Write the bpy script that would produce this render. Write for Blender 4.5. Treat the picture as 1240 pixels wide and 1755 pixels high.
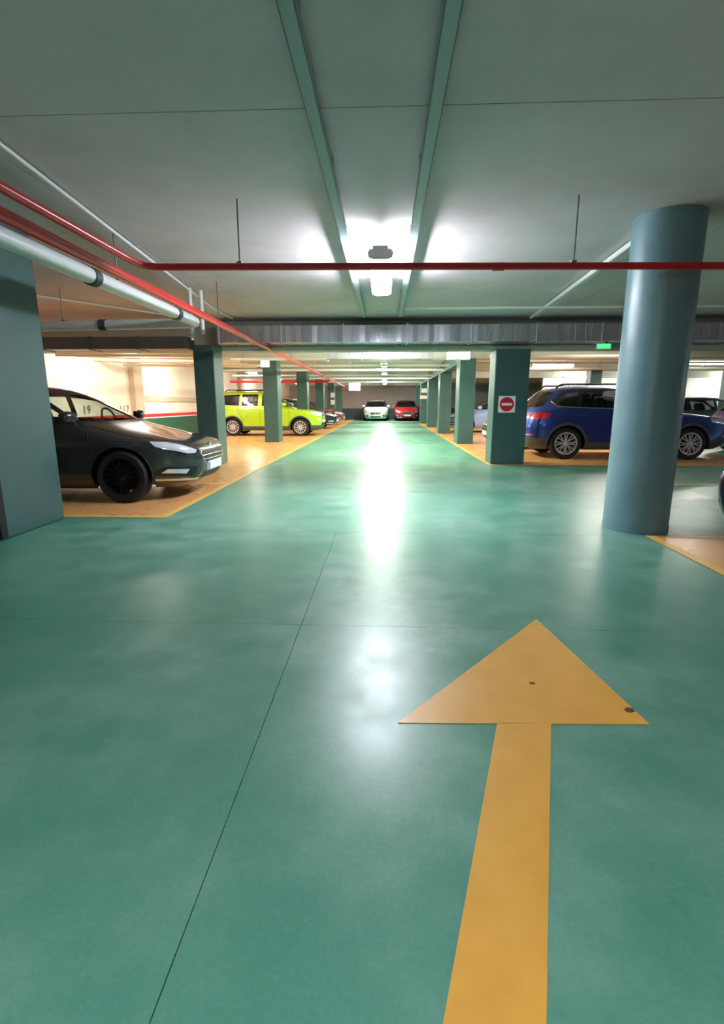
import bpy, bmesh, math, random
import numpy as np
from mathutils import Vector, Matrix
from mathutils.geometry import delaunay_2d_cdt

for o in list(bpy.data.objects):
    bpy.data.objects.remove(o)
S = bpy.context.scene
COL = S.collection
random.seed(4)
PI = math.pi
ORD = ('first', 'second', 'third', 'fourth', 'fifth', 'sixth', 'seventh', 'eighth')

# ------------------------------------------------------------------ camera, world, exposure
CAM_H = 1.2
cam = bpy.data.cameras.new('camera')
cam.sensor_fit = 'VERTICAL'
cam.sensor_height = 36
cam.lens = 870 * 36 / 1755
cam.clip_start = .02
co = bpy.data.objects.new('camera', cam)
co.location = (0, 0, CAM_H)
co.rotation_euler = (math.radians(90 - 12.036), 0, math.radians(2.575))
COL.objects.link(co)
S.camera = co
w = bpy.data.worlds.new('world')
S.world = w
w.use_nodes = True
w.node_tree.nodes['Background'].inputs[0].default_value = (.8, .9, 1, 1)
w.node_tree.nodes['Background'].inputs[1].default_value = .02
S.view_settings.view_transform = 'Standard'
S.view_settings.look = 'None'
S.view_settings.gamma = 1
S.view_settings.use_curve_mapping = False
S.view_settings.exposure = 0.0
LAMP = 88.0          # radiance of a lamp's lit cover


# ------------------------------------------------------------------ materials
def lin(c):
    return tuple(((x / 255) / 12.92 if x / 255 <= .04045 else ((x / 255 + .055) / 1.055) ** 2.4) for x in c)


def mat(name, rgb, rough=.5, metal=0, noise=0, scale=6, bump=0, coat=0, spec=.5, stretch=None, rvar=0, dark=None):
    m = bpy.data.materials.new(name)
    m.use_nodes = True
    nt = m.node_tree
    b = nt.nodes['Principled BSDF']
    c = lin(rgb)
    b.inputs['Base Color'].default_value = (*c, 1)
    b.inputs['Roughness'].default_value = rough
    b.inputs['Metallic'].default_value = metal
    b.inputs['Specular IOR Level'].default_value = spec
    b.inputs['Coat Weight'].default_value = coat
    b.inputs['Coat Roughness'].default_value = .04
    if noise or bump or rvar:
        tc = nt.nodes.new('ShaderNodeTexCoord')
        mp = nt.nodes.new('ShaderNodeMapping')
        if stretch:
            mp.inputs['Scale'].default_value = stretch
        nt.links.new(tc.outputs['Object'], mp.inputs[0])
        n = nt.nodes.new('ShaderNodeTexNoise')
        n.inputs['Scale'].default_value = scale
        n.inputs['Detail'].default_value = 6
        n.inputs['Roughness'].default_value = .62
        nt.links.new(mp.outputs[0], n.inputs['Vector'])
        if noise:
            mx = nt.nodes.new('ShaderNodeMix')
            mx.data_type = 'RGBA'
            d = dark and lin(dark) or tuple(x * (1 - noise) for x in c)
            l = tuple(min(1, x * (1 + noise * .6) + .01 * noise) for x in c)
            mx.inputs['A'].default_value = (*d, 1)
            mx.inputs['B'].default_value = (*l, 1)
            rp = nt.nodes.new('ShaderNodeMapRange')
            rp.inputs[1].default_value = .3
            rp.inputs[2].default_value = .7
            nt.links.new(n.outputs[0], rp.inputs[0])
            nt.links.new(rp.outputs[0], mx.inputs['Factor'])
            nt.links.new(mx.outputs['Result'], b.inputs['Base Color'])
        if rvar:
            rp = nt.nodes.new('ShaderNodeMapRange')
            rp.inputs[1].default_value = .3
            rp.inputs[2].default_value = .7
            rp.inputs[3].default_value = max(.02, rough - rvar)
            rp.inputs[4].default_value = rough + rvar
            nt.links.new(n.outputs[0], rp.inputs[0])
            nt.links.new(rp.outputs[0], b.inputs['Roughness'])
        if bump:
            bp = nt.nodes.new('ShaderNodeBump')
            bp.inputs['Strength'].default_value = bump
            bp.inputs['Distance'].default_value = .01
            nt.links.new(n.outputs[0], bp.inputs['Height'])
            nt.links.new(bp.outputs[0], b.inputs['Normal'])
    return m


def emit(name, rgb, strength):
    m = bpy.data.materials.new(name)
    m.use_nodes = True
    nt = m.node_tree
    nt.nodes.clear()
    e = nt.nodes.new('ShaderNodeEmission')
    e.inputs[0].default_value = (*lin(rgb), 1)
    e.inputs[1].default_value = strength
    o = nt.nodes.new('ShaderNodeOutputMaterial')
    nt.links.new(e.outputs[0], o.inputs[0])
    return m


def glass(name, tint, gloss=.06):
    m = bpy.data.materials.new(name)
    m.use_nodes = True
    nt = m.node_tree
    nt.nodes.clear()
    t = nt.nodes.new('ShaderNodeBsdfTransparent')
    t.inputs[0].default_value = (*tint, 1)
    g = nt.nodes.new('ShaderNodeBsdfGlossy')
    g.inputs['Roughness'].default_value = .02
    lw = nt.nodes.new('ShaderNodeLayerWeight')
    lw.inputs[0].default_value = .5
    pw = nt.nodes.new('ShaderNodeMath')
    pw.operation = 'POWER'
    pw.inputs[1].default_value = 5
    nt.links.new(lw.outputs['Facing'], pw.inputs[0])
    f = nt.nodes.new('ShaderNodeMath')
    f.operation = 'MULTIPLY_ADD'
    f.inputs[1].default_value = .9
    f.inputs[2].default_value = gloss
    nt.links.new(pw.outputs[0], f.inputs[0])
    mx = nt.nodes.new('ShaderNodeMixShader')
    o = nt.nodes.new('ShaderNodeOutputMaterial')
    nt.links.new(f.outputs[0], mx.inputs[0])
    nt.links.new(t.outputs[0], mx.inputs[1])
    nt.links.new(g.outputs[0], mx.inputs[2])
    nt.links.new(mx.outputs[0], o.inputs[0])
    return m


def floor_material(name, base, worn, rough=.27):
    """glossy painted concrete: soft clouds, worn patches and fine speckle of its own"""
    m = bpy.data.materials.new(name)
    m.use_nodes = True
    nt = m.node_tree
    L = nt.links.new
    b = nt.nodes['Principled BSDF']
    tc = nt.nodes.new('ShaderNodeNewGeometry')

    def noise(scale, detail, rough_):
        n = nt.nodes.new('ShaderNodeTexNoise')
        n.inputs['Scale'].default_value = scale
        n.inputs['Detail'].default_value = detail
        n.inputs['Roughness'].default_value = rough_
        L(tc.outputs['Position'], n.inputs['Vector'])
        return n

    def rng(src, a, b_, c, d):
        r = nt.nodes.new('ShaderNodeMapRange')
        for i, v in enumerate((a, b_, c, d)):
            r.inputs[i + 1].default_value = v
        L(src, r.inputs[0])
        return r.outputs[0]
    big = noise(.55, 5, .6)
    mid = noise(3.5, 8, .62)
    fine = noise(70, 4, .7)
    mx = nt.nodes.new('ShaderNodeMix')
    mx.data_type = 'RGBA'
    mx.inputs['A'].default_value = (*lin(base), 1)
    mx.inputs['B'].default_value = (*lin(worn), 1)
    ad = nt.nodes.new('ShaderNodeMath')
    ad.operation = 'MULTIPLY_ADD'
    L(rng(mid.outputs[0], .3, .72, 0, .85), ad.inputs[0])
    L(rng(big.outputs[0], .38, .62, .05, 1), ad.inputs[1])
    L(rng(fine.outputs[0], .45, .8, 0, .2), ad.inputs[2])
    L(ad.outputs[0], mx.inputs['Factor'])
    L(mx.outputs['Result'], b.inputs['Base Color'])
    L(rng(mid.outputs[0], .3, .75, rough - .06, rough + .09), b.inputs['Roughness'])
    bp = nt.nodes.new('ShaderNodeBump')
    bp.inputs['Strength'].default_value = .06
    bp.inputs['Distance'].default_value = .004
    L(fine.outputs[0], bp.inputs['Height'])
    L(bp.outputs[0], b.inputs['Normal'])
    b.inputs['Specular IOR Level'].default_value = .45
    return m


M = {}
M['floor'] = floor_material('green_epoxy_floor', (74, 132, 113), (138, 176, 158), .34)
M['bay'] = floor_material('ochre_bay_paint', (214, 153, 94), (221, 164, 106), .3)
M['joint'] = mat('dark_joint', (66, 96, 88), .8)
M['yellow'] = mat('yellow_line_paint', (232, 184, 92), .4, noise=.15, scale=14)
M['arrow'] = mat('arrow_paint', (230, 168, 70), .38, noise=.12, scale=5, rvar=.08, dark=(220, 158, 66))
M['stain'] = mat('dark_stain', (96, 70, 34), .6, noise=.3, scale=40)
M['ceil'] = mat('grey_ceiling', (214, 199, 203), .75, noise=.12, scale=1.2, bump=.1)
M['beam'] = mat('beam_concrete', (168, 172, 160), .8, noise=.12, scale=2)
M['cream'] = mat('cream_wall', (240, 232, 220), .7, noise=.06, scale=2)
M['taupe'] = mat('taupe_wall', (198, 184, 160), .7, noise=.06, scale=2)
M['greige'] = mat('greige_wall', (178, 166, 166), .7, noise=.08, scale=2)
M['red'] = mat('red_stripe', (214, 42, 48), .5)
M['white'] = mat('white_paint', (236, 238, 236), .5, noise=.05, scale=8)
M['dado'] = mat('green_dado', (34, 92, 74), .5, noise=.1, scale=3)
M['navy_dado'] = mat('slate_dado', (62, 84, 98), .5, noise=.1, scale=3)
M['column'] = mat('teal_column_paint', (58, 92, 90), .42, noise=.1, scale=2.4, bump=.05, rvar=.06)
M['rcolumn'] = mat('teal_round_column_paint', (112, 142, 150), .36, noise=.14, scale=3, bump=.05, rvar=.08)
M['rubber'] = mat('black_rubber', (18, 22, 24), .7)
M['redpipe'] = mat('red_pipe_paint', (206, 30, 40), .28, noise=.1, scale=8)
M['pvc'] = mat('white_pipe', (226, 224, 226), .35, noise=.06, scale=5)
M['steel'] = mat('galvanised_steel', (200, 198, 212), .3, .85, noise=.12, scale=3, stretch=(3, 3, .1), rvar=.06)
M['darksteel'] = mat('dull_steel', (104, 106, 112), .45, .6, noise=.15, scale=4)
M['conduit'] = mat('white_conduit', (222, 224, 226), .35)
M['tray'] = mat('grey_tray', (150, 166, 168), .5)
M['housing'] = mat('lamp_housing', (226, 232, 232), .4)
M['tube'] = emit('cool_tube', (232, 246, 255), LAMP)
M['strongtube'] = emit('bright_cool_tube', (240, 246, 255), LAMP * 1.65)
M['warmtube'] = emit('warm_tube', (253, 246, 236), LAMP * 1.15)
M['greentube'] = emit('greenish_tube', (246, 255, 230), LAMP * 2.6)
M['exit'] = emit('exit_green', (60, 230, 110), 2.2)
M['glow'] = emit('box_light', (255, 240, 238), 7)
M['signwhite'] = mat('sign_white', (240, 236, 232), .4)
M['signred'] = mat('sign_red', (206, 24, 48), .35)
M['lettering'] = mat('grey_lettering', (98, 98, 88), .6)
M['tyre'] = mat('tyre_rubber', (20, 20, 22), .75)
M['blackplastic'] = mat('black_plastic', (24, 25, 28), .45)
M['greyplastic'] = mat('grey_plastic', (70, 72, 74), .55)
M['seam'] = mat('panel_seam', (6, 6, 8), .7)
M['interior'] = mat('car_interior', (30, 30, 33), .8)
M['chrome'] = mat('chrome', (214, 216, 220), .12, 1)
M['alloy'] = mat('silver_alloy', (206, 202, 208), .3, .45)
M['blackalloy'] = mat('black_alloy', (34, 34, 38), .25, .6)
M['brake'] = mat('brake_dark', (22, 22, 24), .6, .3)
M['headlight'] = mat('headlight_lens', (220, 226, 234), .08, .35, coat=1)
M['lampdark'] = mat('headlight_bezel', (40, 42, 48), .15, .3, coat=1)
M['taillight'] = mat('tail_light_lens', (196, 22, 34), .12, coat=1)
M['plate'] = mat('number_plate', (232, 234, 238), .35)
M['plateblue'] = mat('number_plate_band', (40, 70, 170), .35)
M['glass'] = glass('car_glass', (.62, .7, .66))
M['privacy'] = glass('privacy_glass', (.10, .11, .13))


def paint(name, rgb, metal=.35, rough=.3):
    return mat(name, rgb, rough, metal, coat=1, spec=.5)


# ------------------------------------------------------------------ mesh helpers
class MB:
    def __init__(self):
        self.v = []
        self.f = []

    def add(self, vs, fs):
        k = len(self.v)
        self.v += [tuple(p) for p in vs]
        self.f += [tuple(i + k for i in q) for q in fs]
        return self

    def box(self, x0, x1, y0, y1, z0, z1, ch=0):
        if not ch:
            vs = [(x, y, z) for x in (x0, x1) for y in (y0, y1) for z in (z0, z1)]
            self.add(vs, [(0, 1, 3, 2), (4, 6, 7, 5), (0, 4, 5, 1), (2, 3, 7, 6), (0, 2, 6, 4), (1, 5, 7, 3)])
            return self
        bm = bmesh.new()
        bmesh.ops.create_cube(bm, size=1, matrix=Matrix.Translation(((x0 + x1) / 2, (y0 + y1) / 2, (z0 + z1) / 2)) @ Matrix.Diagonal((x1 - x0, y1 - y0, z1 - z0, 1)))
        bmesh.ops.bevel(bm, geom=bm.edges[:], offset=ch, segments=2, affect='EDGES', profile=.5)
        return self.bm(bm)

    def bm(self, bm):
        bm.verts.index_update()
        self.add([v.co[:] for v in bm.verts], [[v.index for v in f.verts] for f in bm.faces])
        bm.free()
        return self

    def prism(self, pts, z0, z1):
        n = len(pts)
        self.add([(p[0], p[1], z0) for p in pts] + [(p[0], p[1], z1) for p in pts],
                 [tuple(range(n - 1, -1, -1)), tuple(range(n, 2 * n))] + [(i, (i + 1) % n, (i + 1) % n + n, i + n) for i in range(n)])
        return self

    def tube(self, path, r, n=12, cap=True):
        P = [Vector(p) for p in path]
        rs = r if isinstance(r, (list, tuple)) else [r] * len(P)
        vs, fs = [], []
        up = None
        for i, p in enumerate(P):
            d = ((P[min(i + 1, len(P) - 1)] - p).normalized() + (p - P[max(i - 1, 0)]).normalized()).normalized()
            if up is None:
                up = Vector((0, 0, 1)) if abs(d.z) < .9 else Vector((1, 0, 0))
            a = (up - d * up.dot(d)).normalized()
            up = a
            b = d.cross(a)
            for k in range(n):
                t = 2 * PI * k / n
                vs.append(p + (a * math.cos(t) + b * math.sin(t)) * rs[i])
        for i in range(len(P) - 1):
            for k in range(n):
                k2 = (k + 1) % n
                fs.append((i * n + k, i * n + k2, (i + 1) * n + k2, (i + 1) * n + k))
        if cap:
            fs.append(tuple(range(n - 1, -1, -1)))
            fs.append(tuple((len(P) - 1) * n + k for k in range(n)))
        return self.add(vs, fs)

    def lathe(self, prof, n=40, axis='y', c=(0, 0, 0)):
        """prof: (radius, axial) closed loop"""
        m = len(prof)
        vs, fs = [], []
        for k in range(n):
            t = 2 * PI * k / n
            for r, a in prof:
                if axis == 'y':
                    vs.append((c[0] + r * math.cos(t), c[1] + a, c[2] + r * math.sin(t)))
                else:
                    vs.append((c[0] + r * math.cos(t), c[1] + r * math.sin(t), c[2] + a))
        for k in range(n):
            k2 = (k + 1) % n
            for i in range(m):
                j = (i + 1) % m
                fs.append((k * m + i, k2 * m + i, k2 * m + j, k * m + j))
        return self.add(vs, fs)

    def build(self, name, material, parent=None, smooth=False, fix=True):
        me = bpy.data.meshes.new(name)
        me.from_pydata(self.v, [], self.f)
        if fix:
            b = bmesh.new()
            b.from_mesh(me)
            bmesh.ops.recalc_face_normals(b, faces=b.faces[:])
            b.to_mesh(me)
            b.free()
        return link(name, me, material, parent, smooth)


def link(name, me, material, parent=None, smooth=False):
    if material is not None:
        me.materials.append(M[material] if isinstance(material, str) else material)
    if smooth:
        me.polygons.foreach_set('use_smooth', [True] * len(me.polygons))
        if smooth == 'auto':
            me.set_sharp_from_angle(angle=math.radians(38))
    o = bpy.data.objects.new(name, me)
    COL.objects.link(o)
    if parent:
        o.parent = parent
    return o


def empty(name, loc=(0, 0, 0), rz=0):
    o = bpy.data.objects.new(name, None)
    o.empty_display_size = .2
    o.location = loc
    o.rotation_euler = (0, 0, rz)
    COL.objects.link(o)
    return o


def tag(o, label=None, cat=None, group=None, kind=None):
    if label:
        o['label'] = label
    if cat:
        o['category'] = cat
    if group:
        o['group'] = group
    if kind:
        o['kind'] = kind
    return o


def copy_tree(o, parent=None):
    c = o.copy()
    COL.objects.link(c)
    c.parent = parent
    for ch in list(o.children):
        copy_tree(ch, c)
    return c


def rot_path(p, k=8):
    """round the corners of a polyline"""
    out = [Vector(p[0])]
    for a, b, c in zip(p, p[1:], p[2:]):
        a, b, c = Vector(a), Vector(b), Vector(c)
        r = min(.16, (a - b).length * .45, (c - b).length * .45)
        s = b + (a - b).normalized() * r
        e = b + (c - b).normalized() * r
        for i in range(k + 1):
            t = i / k
            out.append(s * (1 - t) ** 2 + b * 2 * t * (1 - t) + e * t * t)
    out.append(Vector(p[-1]))
    return out


# ------------------------------------------------------------------ the setting
XL, XR, YB, YF, ZC = -7.6, 24.0, -7.0, 41.0, 2.8

# floor: concrete bed with cast slabs, the saw-cut joints left open between them
fl = MB().box(XL - .2, XR + .2, YB - .2, YF + .2, -.25, -.012).build('floor', 'joint')
tag(fl, kind='structure')
xs = [XL - .2, -.455, 5.2, 11, 17, XR + .2]
ys = [YB - .2, -3, 2.61, 4.68, 10.3, 16, 21.8, 27.6, 33.4, YF + .2]
G = .0013
for j in range(len(ys) - 1):
    xs = [XL - .2, -.455, 5.2, XR + .2] if ys[j] < 4.6 else [XL - .2, 11, XR + .2]
    for i in range(len(xs) - 1):
        MB().box(xs[i] + G, xs[i + 1] - G, ys[j] + G, ys[j + 1] - G, -.012, 0).build('floor_slab', 'floor', fl)

# ochre bays (thin coat of paint on the slabs)
def bay(pts, label, z=.0025):
    o = MB().prism(pts, .0004, z).build('parking_bay_paint', 'bay')
    return tag(o, label, 'floor paint', kind='structure')


bay([(XL, 5.3), (-2.42, 5.3), (-2.42, YF), (XL, YF)], 'ochre painted parking bay floor along the cream wall')
bay([(2.15, 10.33), (8, 10.33), (8, YF - 9), (2.15, YF - 9)], 'ochre painted parking bay floor under the blue car')
bay([(2.5, YB), (XR, YB), (XR, 4.6), (2.5, 4.6)], 'ochre painted parking bay floor beside the round column')


def line(x0, x1, y0, y1, label, group='yellow floor lines'):
    o = MB().box(x0, x1, y0, y1, .0026, .0042).build('floor_line', 'yellow')
    return tag(o, label, 'floor line', group)


line(XL + .02, -2.34, 5.22, 5.3, 'yellow line bordering the ochre bay beside the dark hatchback')
line(-2.42, -2.34, 5.3, YF - .1, 'long yellow line between green lane and the bays of the cream wall')
line(2.15, 8, 10.25, 10.33, 'yellow line in front of the blue car')
line(2.07, 2.15, 10.25, YF - 9, 'long yellow line between green lane and the bays of the blue car')
line(2.42, 2.5, YB + .1, 4.68, 'yellow line edging the bay beside the round column, along the lane')
line(2.5, XR - .1, 4.6, 4.68, 'yellow line edging the bay beside the round column, across the hall')
line(4.3, XR - .1, 7.78, 7.88, 'yellow lane line on the green floor behind the round column')
for y in (7.6, 10.0, 12.9, 15.9, 18.7, 21.9, 24.6, 27.6, 30.4, 33.4):
    line(XL + .05, -2.42, y - .04, y + .04, 'yellow divider line between bays of the cream wall', 'bay divider lines by the cream wall')
for y in (13.35, 16.0, 18.8, 21.5, 24.2, 27, 29.6):
    line(2.15, 8, y - .04, y + .04, 'yellow divider line between bays behind the blue car', 'bay divider lines behind the blue car')

# the arrow
aro = empty('floor_arrow', (.55, 1.5, 0))
tag(aro, 'big yellow direction arrow painted on the green floor', 'floor arrow')
off = Vector((.55, 1.5))
hd = [(.06, 1.742), (1.02, 1.775), (.87, 2.74)]
sh = [(.44, 1.758), (-.06, .2), (.14, .2), (.645, 1.763)]
MB().prism([(p[0] - off.x, p[1] - off.y) for p in hd], .0006, .003).build('arrow_head', 'arrow', aro)
MB().prism([(p[0] - off.x, p[1] - off.y) for p in sh], .0006, .003).build('arrow_shaft', 'arrow', aro)
for (x, y, r) in ((.655, 2.05, .011), (.985, 1.865, .016)):
    pts = []
    for k in range(14):
        t = 2 * PI * k / 14
        q = r * (.8 + .4 * random.random())
        pts.append((x - off.x + q * math.cos(t) * 1.2, y - off.y + q * math.sin(t)))
    MB().prism(pts, .003, .0042).build('stain', 'stain', aro)

# ceiling with cast panels
ce = MB().box(XL - .2, XR + .2, YB - .2, YF + .2, ZC + .02, ZC + .3).build('ceiling', 'joint')
tag(ce, kind='structure')
xs = [XL - .2, -2.55, 3.1, 8.6, 14, 19, XR + .2]
ys = [YB - .2, -2, 3.2, 6.9, 10.6, 16.2, 21.9, 27.6, 33.4, YF + .2]
for i in range(len(xs) - 1):
    for j in range(len(ys) - 1):
        g = .004
        MB().box(xs[i] + g, xs[i + 1] - g, ys[j] + g, ys[j + 1] - g, ZC, ZC + .02).build('ceiling_panel', 'ceil', ce)


def wall(name, x0, x1, y0, y1, m):
    return tag(MB().box(x0, x1, y0, y1, 0, ZC).build(name, m), kind='structure')


wl = wall('wall_left', XL - .2, XL, YB, YF, 'cream')
MB().box(XL, XL + .012, YB, YF, 0, .74).build('dado', 'dado', wl)
MB().box(XL, XL + .014, YB, YF, .74, .775).build('white_stripe', 'white', wl)
MB().box(XL, XL + .014, YB, YF, .775, .88).build('red_stripe', 'red', wl)
for y in (10.1, 15.2, 20.9, 26.6, 32.3):
    MB().box(XL, XL + .16, y, y + .55, .9, ZC).build('pilaster', 'taupe', wl)
MB().box(XL, XL + .05, 15.75, 20.9, 1.28, 1.44).build('taupe_band', 'taupe', wl)
MB().box(XL, XL + .05, 20.0 + 1.45, 26.6, 1.28, 1.44).build('taupe_band', 'taupe', wl)
wf = wall('wall_far', XL, XR, YF, YF + .2, 'greige')
MB().box(XL, XR, YF - .012, YF, 0, .84).build('dado', 'navy_dado', wf)
wp = wall('wall_partition', 8.3, XR, 28.02, 28.2, 'white')
MB().box(8.3, XR, 28.008, 28.02, 0, .84).build('dado', 'navy_dado', wp)
wr = wall('wall_right', XR, XR + .2, YB, YF, 'cream')
MB().box(XR - .012, XR, YB, YF, 0, .84).build('dado', 'dado', wr)
wb = wall('wall_back', XL, XR, YB - .2, YB, 'cream')
MB().box(XL, XR, YB, YB + .012, 0, .84).build('dado', 'dado', wb)

# painted bay numbers on the left wall
def text_mesh(s, size):
    c = bpy.data.curves.new('text', 'FONT')
    c.body = s
    c.size = size
    c.extrude = .002
    c.align_x = 'CENTER'
    o = bpy.data.objects.new('t', c)
    me = bpy.data.meshes.new_from_object(o)
    bpy.data.objects.remove(o)
    return me


for s, y, t in (('19', 12.85, 'two-digit grey bay number painted on the cream wall above the red stripe'),
                ('117', 14.75, 'three-digit grey bay number on the cream wall beside the taupe pilaster')):
    r = empty('bay_number', (XL + .018, y, .95), PI / 2)
    tag(r, t, 'number')
    for k, d in enumerate(s):
        o = link('digit', text_mesh(d, .3), 'lettering', r)
        o.rotation_euler = (PI / 2, 0, 0)
        o.location = ((k - (len(s) - 1) / 2) * .2, 0, 0)

# ceiling beams over each column row
for y in (16.1, 21.8, 27.6, 33.4, 39.2):
    o = MB().box(XL, XR, y, y + .4, 2.52, ZC).build('ceiling_beam', 'beam')
    tag(o, kind='structure')
o = MB().box(XL, XR, 10.55, 10.95, 2.24, ZC).build('ceiling_beam', 'beam')
tag(o, kind='structure')
o = MB().box(2.25, 2.6, 16.5, YF, 2.42, ZC - .002).build('ceiling_beam', 'column')
tag(o, kind='structure')


# ------------------------------------------------------------------ columns
def column(x0, x1, y0, y1, label, group, top=ZC, ch=.02):
    o = MB().box(x0, x1, y0, y1, 0, top, ch).build('square_column', 'column')
    return tag(o, label, 'column', group)


LEFT = 'square columns along the bays of the cream wall'
root = empty('square_column', (-3.6, 4.7, 0))
tag(root, 'teal square column with black corner guard beside the dark hatchback', 'column', LEFT)
MB().box(-.25, .2, -.47, .44, 0, ZC, .02).build('shaft', 'column', root)
MB().box(.14, .212, -.482, -.40, .02, 1.0, .006).build('corner_guard', 'rubber', root)
column(-3.68, -3.28, 9.95, 10.5, 'teal square column between dark hatchback and lime green car', LEFT, 2.3)
column(-3.82, -3.36, 16.15, 16.75, 'teal square column standing in front of the lime green car', LEFT, 2.52)
for y, t in ((21.9, 'just past the lime green car'), (27.7, 'behind the dark car with bright headlights'),
             (33.5, 'next to last before the far wall in the cream wall row'), (39.3, 'last before the far wall in the cream wall row')):
    column(-3.75, -3.3, y, y + .6, 'teal square column ' + t, LEFT, 2.52)
RIGHT = 'square columns along the bays of the blue car'
column(2.13, 2.8, 10.36, 10.92, 'wide teal square column carrying the no entry sign', RIGHT, 2.24)
for y, t in ((15.75, 'just beyond the no entry sign, beside the white car'), (21.3, 'beside the pale blue car'), (27, 'beyond the pale blue car'), (32.6, 'near the parked red car'), (38.4, 'against the far wall past the red car')):
    column(2.2, 2.68, y, y + .75, 'teal square column ' + t, RIGHT, 2.42 if y > 16.5 else 2.52)
HALL = 'distant columns in the side hall'
for x in (8.2, 13.6, 19.2):
    for y in (15.8, 21.4):
        column(x, x + .45, y, y + .5, 'distant teal column in the side hall beyond the blue car', HALL, 2.52)

rc = empty('round_column', (2.47, 5.0, 0))
tag(rc, 'thick round blue-green column standing at the lane corner', 'column')
b = MB()
R0 = .288
prof = [(0, 0), (R0 + .004, 0), (R0 + .004, .05), (R0, .07), (R0, ZC), (0, ZC)]
n = 64
for k in range(n):
    t = 2 * PI * k / n
    b.v += [(r * math.cos(t), r * math.sin(t), z) for r, z in prof]
m_ = len(prof)
for k in range(n):
    k2 = (k + 1) % n
    for i in range(m_ - 1):
        b.f.append((k * m_ + i, k2 * m_ + i, k2 * m_ + i + 1, k * m_ + i + 1))
b.build('shaft', 'rcolumn', rc, smooth='auto')
# no entry sign on the wide column
sg = empty('no_entry_sign', (2.27 + .12, 10.355, 1.19))
tag(sg, 'square no entry sign, red disc with white bar, on teal column', 'sign')
MB().box(-.165, .165, -.012, 0, -.16, .16, .004).build('sign_plate', 'signwhite', sg)
b = MB()
n = 40
b.add([(.138 * math.cos(2 * PI * k / n), yy, .138 * math.sin(2 * PI * k / n)) for yy in (-.012, -.0155) for k in range(n)],
      [tuple(range(n, 2 * n))] + [(k, (k + 1) % n, n + (k + 1) % n, n + k) for k in range(n)])
b.build('red_disc', 'signred', sg)
MB().box(-.1, .1, -.019, -.0155, -.024, .024).build('white_bar', 'signwhite', sg)


# ------------------------------------------------------------------ ducts and pipes
duct = empty('air_duct', (0, 10.1, 2.34))
tag(duct, 'long galvanised air duct crossing the ceiling in front of the beam', 'air duct')
x = -3.2
i = 0
while x < XR - 1.3:
    b = MB().box(x + .012, x + 1.188, -.04, .42, .0, .31)
    n = 12                      # front sheet pressed into shallow uneven pleats
    for k in range(n):
        xa, xb = x + .012 + 1.176 * k / n, x + .012 + 1.176 * (k + 1) / n
        da, db = (-.046 - .010 * random.random() for _ in range(2))
        b.add([(xa, -.04, 0), (xb, -.04, 0), (xb, -.04, .31), (xa, -.04, .31), (xa, da, .002), (xb, db, .002), (xb, db, .308), (xa, da, .308)],
              [(4, 5, 6, 7), (0, 4, 7, 3), (1, 2, 6, 5), (0, 1, 5, 4), (3, 7, 6, 2)])
    b.build('duct_section', 'steel', duct)
    MB().box(x - .012, x + .012, -.075, .43, -.022, .335).build('flange', 'steel', duct)
    x += 1.2
d2 = empty('air_duct', (-7.4, 9.7, 2.2))
tag(d2, 'dark lower air duct running from the teal column to the cream wall', 'air duct')
for k in range(4):
    MB().box(k * .93 + .01, k * .93 + .92, 0, .4, 0, .22).build('duct_section', 'darksteel', d2)
    MB().box(k * .93 - .01, k * .93 + .01, -.02, .42, -.015, .235).build('flange', 'darksteel', d2)
d3 = empty('air_duct', (-1.5, 13.2, 2.3))
tag(d3, 'short shiny duct hanging across the lane beyond the big duct', 'air duct')
for k in range(3):
    MB().box(k * .9 + .01, k * .9 + .89, 0, .5, 0, .26).build('duct_section', 'steel', d3)
    MB().box(k * .9 - .01, k * .9 + .01, -.02, .52, -.02, .28).build('flange', 'steel', d3)
for xx in (.2, 1.8):
    MB().tube([(xx + .4, .25, .28), (xx + .4, .25, ZC - 2.3)], .01, 6).build('hanger_rod', 'darksteel', d3)


def pipe(name, path, r, m, label, cat='pipe', group=None, couplings=(), hangers=(), n=14):
    base = Vector(path[0])
    root = empty(name, base)
    tag(root, label, cat, group)
    P = [Vector(p) - base for p in rot_path(path)]
    MB().tube(P, r, n).build('pipe_run', m, root, smooth='auto')
    for c in couplings:
        c, d = Vector(c[0]) - base, Vector(c[1])
        MB().tube([c - d * .05, c - d * .048, c + d * .048, c + d * .05], [r * 1.02, r * 1.16, r * 1.16, r * 1.02], n).build('coupling', m if m != 'pvc' else 'greyplastic', root, smooth='auto')
    for h in hangers:
        h = Vector(h) - base
        b = MB().tube([h + Vector((0, 0, r)), h + Vector((0, 0, ZC - base.z - h.z))], .006, 6)
        b.box(h.x - .02, h.x + .02, h.y - .015, h.y + .015, h.z + r * .9, h.z + r * 1.25)
        b.build('hanger', 'darksteel', root)
    return root


pz = 2.27


def px_(y):
    return -2.24 - .0125 * (y - 4.5)


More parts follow.
